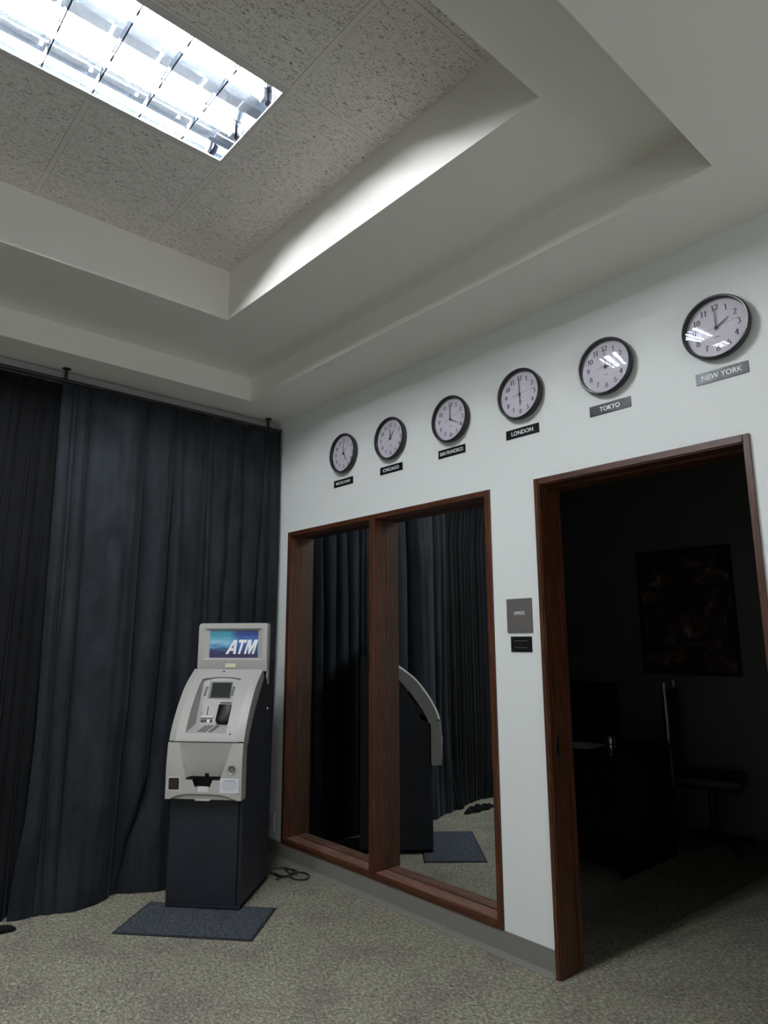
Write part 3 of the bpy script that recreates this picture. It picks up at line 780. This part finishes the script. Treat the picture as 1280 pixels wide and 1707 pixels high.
# black guard of the receipt slot
bm = new()
vs = []
poly = [(-.0, .060), (.002, .062), (.078, .062), (.080, .060), (.080, -.048), (.072, -.060), (.008, -.060), (.0, -.048)]
A = [bm.verts.new((x_, y_, .0005)) for x_, y_ in poly]; Bv = [bm.verts.new((x_ * .97 + .001, y_ * .95, .030 if y_ < 0 else .016)) for x_, y_ in poly]
bm.faces.new(A[::-1]); bm.faces.new(Bv)
for i in range(8): bm.faces.new([A[i], A[(i + 1) % 8], Bv[(i + 1) % 8], Bv[i]])
bevel(bm, .003, 2)
bmesh.ops.transform(bm, matrix=on_panel(.003, 1.076), verts=bm.verts[:]); grd = obj('receipt_guard', bm, 'black_gloss', atm, True, 'glossy black receipt guard')
bm = pbox(.006, .080, 1.141, 1.146, .0005, .002); obj('receipt_slot', bm, 'seam', atm)
# keypad on the shelf
sh = Vector((0, .146, .035)).normalized(); shn = Vector((0, -.035, .146)).normalized()
def on_shelf(x, y, off=0):
    z = .985 + (y + .056) * (.035 / .146)
    return Matrix(((1, sh.x, shn.x, x), (0, sh.y, shn.y, y + shn.y * off), (0, sh.z, shn.z, z + shn.z * off), (0, 0, 0, 1)))
for r in range(4):
    for c in range(4):
        cx_ = (-.056, -.036, -.016, .018)[c]; hw = (.0065, .0065, .0065, .012)[c]; cy_ = -.030 + .026 * r
        bm = new(); box(bm, (-hw, -.0072, 0), (hw, .0072, .004)); bevel(bm, .0012, 1)
        bmesh.ops.transform(bm, matrix=on_shelf(cx_ + .003 * r, cy_, .0005), verts=bm.verts[:]); obj('key', bm, 'button', atm)
# camera eye, and a dark disc drawn as the status hole
def on_front(f, x, z, off=0):
    d = .004; t_ = Vector((0, f(z + d) - f(z - d), 2 * d)).normalized(); n_ = Vector((0, -t_.z, t_.y))
    return Matrix(((1, 0, n_.x, x), (0, t_.y, n_.y, f(z) + n_.y * off), (0, t_.z, n_.z, z + n_.z * off), (0, 0, 0, 1)))
bm = new(); lathe(bm, [(0, .006), (.005, .005), (.008, .001), (.009, -.001), (0, -.001)], 20, closed=False); bmesh.ops.transform(bm, matrix=on_front(fU, -.013, 1.330), verts=bm.verts[:]); obj('camera_eye', bm, 'chrome', atm, True)
bm = new(); lathe(bm, [(0, .001), (.005, .001), (.005, -.001), (0, -.001)], 16, closed=False); bmesh.ops.transform(bm, matrix=on_front(fU, .149, .982), verts=bm.verts[:]); obj('status_hole', bm, 'seam', atm)
# lower fascia details
def fbox(f, x0, x1, z0, z1, off, th):
    bm = new(); box(bm, (-(x1 - x0) / 2, -(z1 - z0) / 2, 0), ((x1 - x0) / 2, (z1 - z0) / 2, th))
    bmesh.ops.transform(bm, matrix=on_front(f, (x0 + x1) / 2, (z0 + z1) / 2, off), verts=bm.verts[:]); return bm
g = lambda z: fL(z) + .004
bs = obj('picture_sticker', fbox(fL, -.212, -.137, .664, .740, .0004, .0006), 'paper', atm, label='small brown picture sticker with white border')
obj('sticker_picture', fbox(fL, -.207, -.142, .669, .735, .0011, .0004), 'photo_sticker', bs)
ns = obj('notice_sticker', fbox(fL, .108, .222, .656, .738, .0004, .0006), 'paper', atm, label='white notice sticker with fine print')
bm = new()
for r in range(6):
    w_ = (.036, .046, .046, .046, .046, .03)[r]; zz = .724 - .0105 * r; b2 = fbox(fL, .165 - w_, .165 + w_, zz - (.0022 if r == 0 else .0012), zz + (.0022 if r == 0 else .0012), .0011, .0003)
    me_ = bpy.data.meshes.new('t'); b2.to_mesh(me_); b2.free(); bm.from_mesh(me_); bpy.data.meshes.remove(me_)
obj('fine_print', bm, 'ink', ns)
bm = new()
lathe(bm, [(.022, .0005), (.026, .0035), (.029, .0005)], 32, closed=False)
bmesh.ops.transform(bm, matrix=on_front(fL, .177, .785), verts=bm.verts[:]); kr = obj('lock_recess', bm, 'atm_grey', atm, True)
bm = new(); lathe(bm, [(0, .010), (.010, .010), (.012, .007), (.012, 0), (0, 0)], 24, closed=False); box(bm, (-.0015, -.006, .010), (.0015, .006, .0105), mi=1)
bmesh.ops.transform(bm, matrix=on_front(fL, .175, .785, -.016), verts=bm.verts[:]); obj('lock_cylinder', bm, ['chrome', 'seam'], atm, True)
bm = new(); box(bm, (-.008, -.026, .736), (.016, -.018, .793)); obj('note_gripper', bm, 'black_gloss', atm)
bm = new(); box(bm, (-.045, -.07, .607), (.045, -.02, .6155)); bevel(bm, .002, 1); obj('bottom_catch', bm, 'atm_grey', atm)
# topper sign
TX0, TX1, TZ0, TZ1 = -.233, .250, 1.330, 1.642
bm = new()
def topf(x, z):
    y = .315
    if z < 1.402: y = .315 + .010 * (1.402 - z) / .07
    px0, px1, pz0, pz1 = -.161, .176, 1.414, 1.594
    bx0, bx1, bz0, bz1 = -.196, .213, 1.403, 1.606
    if bx0 < x < bx1 and bz0 < z < bz1:
        q = min((x - bx0) / (px0 - bx0), (bx1 - x) / (bx1 - px1), (z - bz0) / (pz0 - bz0), (bz1 - z) / (bz1 - pz1), 1)
        y += .022 * q
    return y
xs = sorted_u(lin(TX0 + .004, TX1 - .010, 80)); zs = sorted_u(lin(TZ0, TZ1 - .004, 60))
V = {}
rc = .026
def corner(x, z):   # pull the top corners round
    for cx, s in ((TX0 + rc, -1), (TX1 - .006 - rc, 1)):
        cz = TZ1 - rc
        dx_, dz_ = (x - cx) * s, z - cz
        if dx_ > 0 and dz_ > 0:
            m_ = max(dx_, dz_); l = math.hypot(dx_, dz_)
            if l > 1e-9: f_ = m_ / l; return cx + s * dx_ * f_, cz + dz_ * f_
    return x, z
for j, z in enumerate(zs):
    for i, x in enumerate(xs):
        X, Zz = corner(x, z); V[(i, j)] = bm.verts.new((X, topf(x, z), Zz))
nx, nz = len(xs), len(zs)
for j in range(nz - 1):
    for i in range(nx - 1): bm.faces.new([V[(i, j)], V[(i + 1, j)], V[(i + 1, j + 1)], V[(i, j + 1)]])
loop = [(i, 0) for i in range(nx)] + [(nx - 1, j) for j in range(1, nz)] + [(i, nz - 1) for i in range(nx - 2, -1, -1)] + [(0, j) for j in range(nz - 2, 0, -1)]
prev = [V[k] for k in loop]
for (dy, gx, gz) in ((.004, .004, .003), (.012, .006, .004), (.050, .008, .004)):
    cur_ = []
    for k in loop:
        v_ = V[k].co; sx_ = (v_.x - .0085) / .24; cur_.append(bm.verts.new((v_.x + gx * max(-1, min(1, sx_ * 1.2)), .315 + dy + (.0 if k[1] else .0), v_.z + (gz if v_.z > 1.5 else 0))))
    for q in range(len(loop)):
        q2 = (q + 1) % len(loop); bm.faces.new([prev[q], cur_[q], cur_[q2], prev[q2]])
    prev = cur_
bm.faces.new(prev)
tp = obj('topper_frame', bm, 'atm_grey', atm, True)
bm = new(); prism(bm, [(.333, 1.34), (.333, 1.29), (.362, 1.245), (.365, 1.34)], .238, .2485, 0); prism(bm, [(.333, 1.34), (.333, 1.29), (.362, 1.245), (.365, 1.34)], -.236, -.226, 0)
obj('topper_bracket', bm, 'atm_grey', atm)
bm = new(); box(bm, (-.160, .3355, 1.4145), (.175, .3375, 1.5935)); art = obj('sign_panel', bm, 'art', atm, label='blue and purple printed sign reading ATM')
art.data.materials[0] = M['art']
tb = new()
def glyph(polys, x0, w_, h_=.093, sh_=.30):
    for pl in polys: prism(tb, [(x0 + px * w_ + py * h_ * sh_, (py - .5) * h_) for px, py in pl], 0, .001, 2)
glyph([[(0, 0), (.26, 0), (.62, 1), (.40, 1)], [(.74, 0), (1, 0), (.72, 1), (.45, 1)], [(.22, .22), (.82, .22), (.76, .40), (.30, .40)]], -.108, .072)
glyph([[(0, .80), (1, .80), (1, 1), (0, 1)], [(.36, 0), (.64, 0), (.64, .80), (.36, .80)]], -.041, .054)
glyph([[(0, 0), (.20, 0), (.20, 1), (0, 1)], [(.80, 0), (1, 0), (1, 1), (.80, 1)], [(.20, 1), (.20, .62), (.42, 0), (.58, 0), (.58, .30), (.34, 1)], [(.80, .62), (.80, 1), (.66, 1), (.44, .30), (.44, 0), (.58, 0)]], .020, .068)
bmesh.ops.translate(tb, verts=tb.verts[:], vec=(-.002, 0, 0))
bmesh.ops.transform(tb, matrix=Matrix(((1, 0, 0, .0615), (0, 0, -1, .3352), (0, 1, 0, 1.4865), (0, 0, 0, 1))), verts=tb.verts[:])
obj('sign_lettering', tb, 'white', art, label='bold white slanted ATM letters')
bm = new(); box(bm, (-.039, .3165, 1.352), (.031, .3185, 1.379)); obj('serial_sticker', bm, 'cream', atm, label='small cream sticker')

# mat under the machine
bm = new(); md = Vector((-.839 + 1.344, -1.341 + .760)).normalized()
ang = math.atan2(md.y, md.x)
mo = empty('floor_mat', (-1.344, -.760, 0), ang); tag(mo, 'dark blue-grey ribbed entrance mat lying under the front of the cash machine', 'mat')
L_, W_ = .772, .440
bm = new(); box(bm, (.012, .012, .001), (L_ - .012, W_ - .012, .008)); obj('mat_pile', bm, 'mat', mo)
bm = new()
for lo, hi in (((0, 0, 0), (L_, .012, .005)), ((0, W_ - .012, 0), (L_, W_, .005)), ((0, .012, 0), (.012, W_ - .012, .005)), ((L_ - .012, .012, 0), (L_, W_ - .012, .005))): box(bm, lo, hi)
obj('rubber_edge', bm, 'mat_edge', mo)

# power cord coiled on the carpet
cu = bpy.data.curves.new('c', 'CURVE')
pts = []
def ell(cx, cy, a, b, rot, t0, t1, n, z0, z1):
    for k in range(n + 1):
        t_ = t0 + (t1 - t0) * k / n; x_ = a * math.cos(t_); y_ = b * math.sin(t_)
        pts.append((cx + x_ * math.cos(rot) - y_ * math.sin(rot), cy + x_ * math.sin(rot) + y_ * math.cos(rot), z0 + (z1 - z0) * k / n))
pts.append((-.235, -.535, .03)); pts.append((-.215, -.555, .012))
ell(-.15, -.565, .070, .085, .2, 3.4, 3.4 + 2 * PI, 36, .006, .018)
ell(-.145, -.60, .072, .082, .2, 3.3, 3.3 + 1.2 * PI, 20, .016, .012)
ell(-.105, -.705, .058, .075, -.1, 2.2, 2.2 - 1.9 * PI, 34, .010, .006)
pts.append((-.20, -.645, .008)); pts.append((-.255, -.66, .008))
bm = new(); tube(bm, pts, .0042, 8); co = obj('power_cord', bm, 'cord', None, True)
tag(co, 'black power cord coiled on the carpet between the cash machine and window', 'cord')

# ------------------------------------------------------------------ dark office beyond the doorway
OB, OY0, OY1, OH = 3.0, -5.0, .2, 3.3
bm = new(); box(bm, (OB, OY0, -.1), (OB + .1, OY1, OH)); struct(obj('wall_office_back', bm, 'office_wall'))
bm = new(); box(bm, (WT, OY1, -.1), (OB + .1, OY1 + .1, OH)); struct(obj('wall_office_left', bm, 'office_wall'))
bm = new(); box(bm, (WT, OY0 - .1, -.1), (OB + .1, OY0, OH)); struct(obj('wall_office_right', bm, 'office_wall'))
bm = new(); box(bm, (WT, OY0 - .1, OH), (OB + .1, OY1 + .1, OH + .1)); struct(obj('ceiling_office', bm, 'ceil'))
# dark inner door
d2 = struct(empty('door_2', (OB, -3.27, 0)))
bm = new(); box(bm, (-.035, -.40, 0), (-.004, .40, 2.04)); bevel(bm, .003, 1); obj('door_leaf', bm, 'dark_door', d2)
bm = new(); box(bm, (-.045, .40, 0), (-.001, .45, 2.09)); box(bm, (-.045, -.45, 0), (-.001, -.40, 2.09)); box(bm, (-.045, -.40, 2.04), (-.001, .40, 2.09)); obj('door_casing', bm, 'dark_door', d2)
bm = new(); tube(bm, [(-.036, .33, 1.0), (-.08, .33, 1.0)], .011, 10); tube(bm, [(-.08, .33, 1.0), (-.08, .22, 1.0)], .009, 10); obj('door_handle', bm, 'chrome', d2, True)
# framed painting
p = empty('framed_painting', (OB - .002, -2.0, 1.77)); tag(p, 'large dim framed painting on the dark office wall', 'painting')
bm = new()
for lo, hi in (((-.03, -.415, -.54), (0, .415, -.515)), ((-.03, -.415, .515), (0, .415, .54)), ((-.03, -.415, -.515), (0, -.39, .515)), ((-.03, .39, -.515), (0, .415, .515))): box(bm, lo, hi)
obj('picture_frame', bm, 'dark_door', p)
bm = new(); box(bm, (-.018, -.39, -.515), (-.002, .39, .515)); obj('canvas', bm, 'painting', p)
# desk
dk = empty('office_desk', (1.80, -1.42, 0)); tag(dk, 'dark wooden desk standing in the unlit office', 'desk')
bm = new(); box(bm, (-.42, -.78, .735), (.42, .78, .765)); bevel(bm, .004, 2); obj('desktop', bm, 'wood_desk', dk)
for yy in (-.74, .715):
    bm = new(); box(bm, (-.38, yy, 0), (.38, yy + .03, .735)); obj('side_panel', bm, 'wood_desk', dk)
bm = new(); box(bm, (-.385, -.705, .10), (-.36, .71, .734)); obj('modesty_panel', bm, 'wood_desk', dk)
bm = new(); box(bm, (-.12, -.14, 0), (.14, .10, .0012))
box(bm, (-.17, -.12, .0013), (.05, .14, .003), Matrix.Rotation(.12, 4, 'Z'))
pp = obj('paper_sheets', bm, 'paper', None); pp.location = (1.66, -1.74, .7655); tag(pp, 'loose white papers on the dark office desk beside the metal cup', 'paper')
cp_ = empty('metal_cup', (1.53, -2.06, .7655)); tag(cp_, 'small shiny metal cup standing near the edge of the office desk', 'cup')
bm = new(); lathe(bm, [(0, 0), (.040, 0), (.043, .006), (.042, .05), (.045, .095), (.0435, .096), (.040, .05), (.040, .008), (0, .008)], 32, closed=False); obj('cup_body', bm, 'chrome', cp_, True)
bm = new(); lathe(bm, [(.0432, .052), (.0455, .054), (.0455, .060), (.0432, .062)], 32); obj('cup_band', bm, 'black_metal', cp_, True)
# chairs
def office_chair(loc, rot, label, chrome):
    c = empty('office_chair', loc, rot); tag(c, label, 'chair')
    bm = new(); box(bm, (-.24, -.24, .44), (.24, .24, .53)); bevel(bm, .03, 3); obj('seat', bm, 'leather', c, True)
    bm = new(); box(bm, (-.23, .20, .55), (.23, .27, 1.14)); bevel(bm, .03, 3); bk = obj('backrest', bm, 'leather', c, True)
    if chrome:
        for xx in (-.245, .245):
            bm = new(); tube(bm, [(xx, .235, .46), (xx, .235, .9), (xx, .24, 1.20)], .011, 10); obj('chrome_upright', bm, 'dull_chrome', c, True)
    bm = new(); tube(bm, [(0, 0, .07), (0, 0, .44)], .028, 12); obj('gas_post', bm, 'black_metal', c, True)
    for k in range(5):
        a = 2 * PI * k / 5; bm = new(); tube(bm, [(0, 0, .09), (.27 * math.cos(a), .27 * math.sin(a), .065)], [.022, .014], 8)
        lg = obj('base_leg', bm, 'black_metal', c, True)
        bm = new(); tube(bm, [(.27 * math.cos(a) - .012, .27 * math.sin(a), .027), (.27 * math.cos(a) + .012, .27 * math.sin(a), .027)], .0265, 12); obj('caster', bm, 'black_metal', lg, True)
    return c
office_chair((2.66, -1.12, 0), -PI / 2, 'black high-back office chair behind the desk in the unlit office', False)
office_chair((2.57, -2.264, 0), math.radians(17.5), 'black chair with chrome uprights standing below the painting', True)
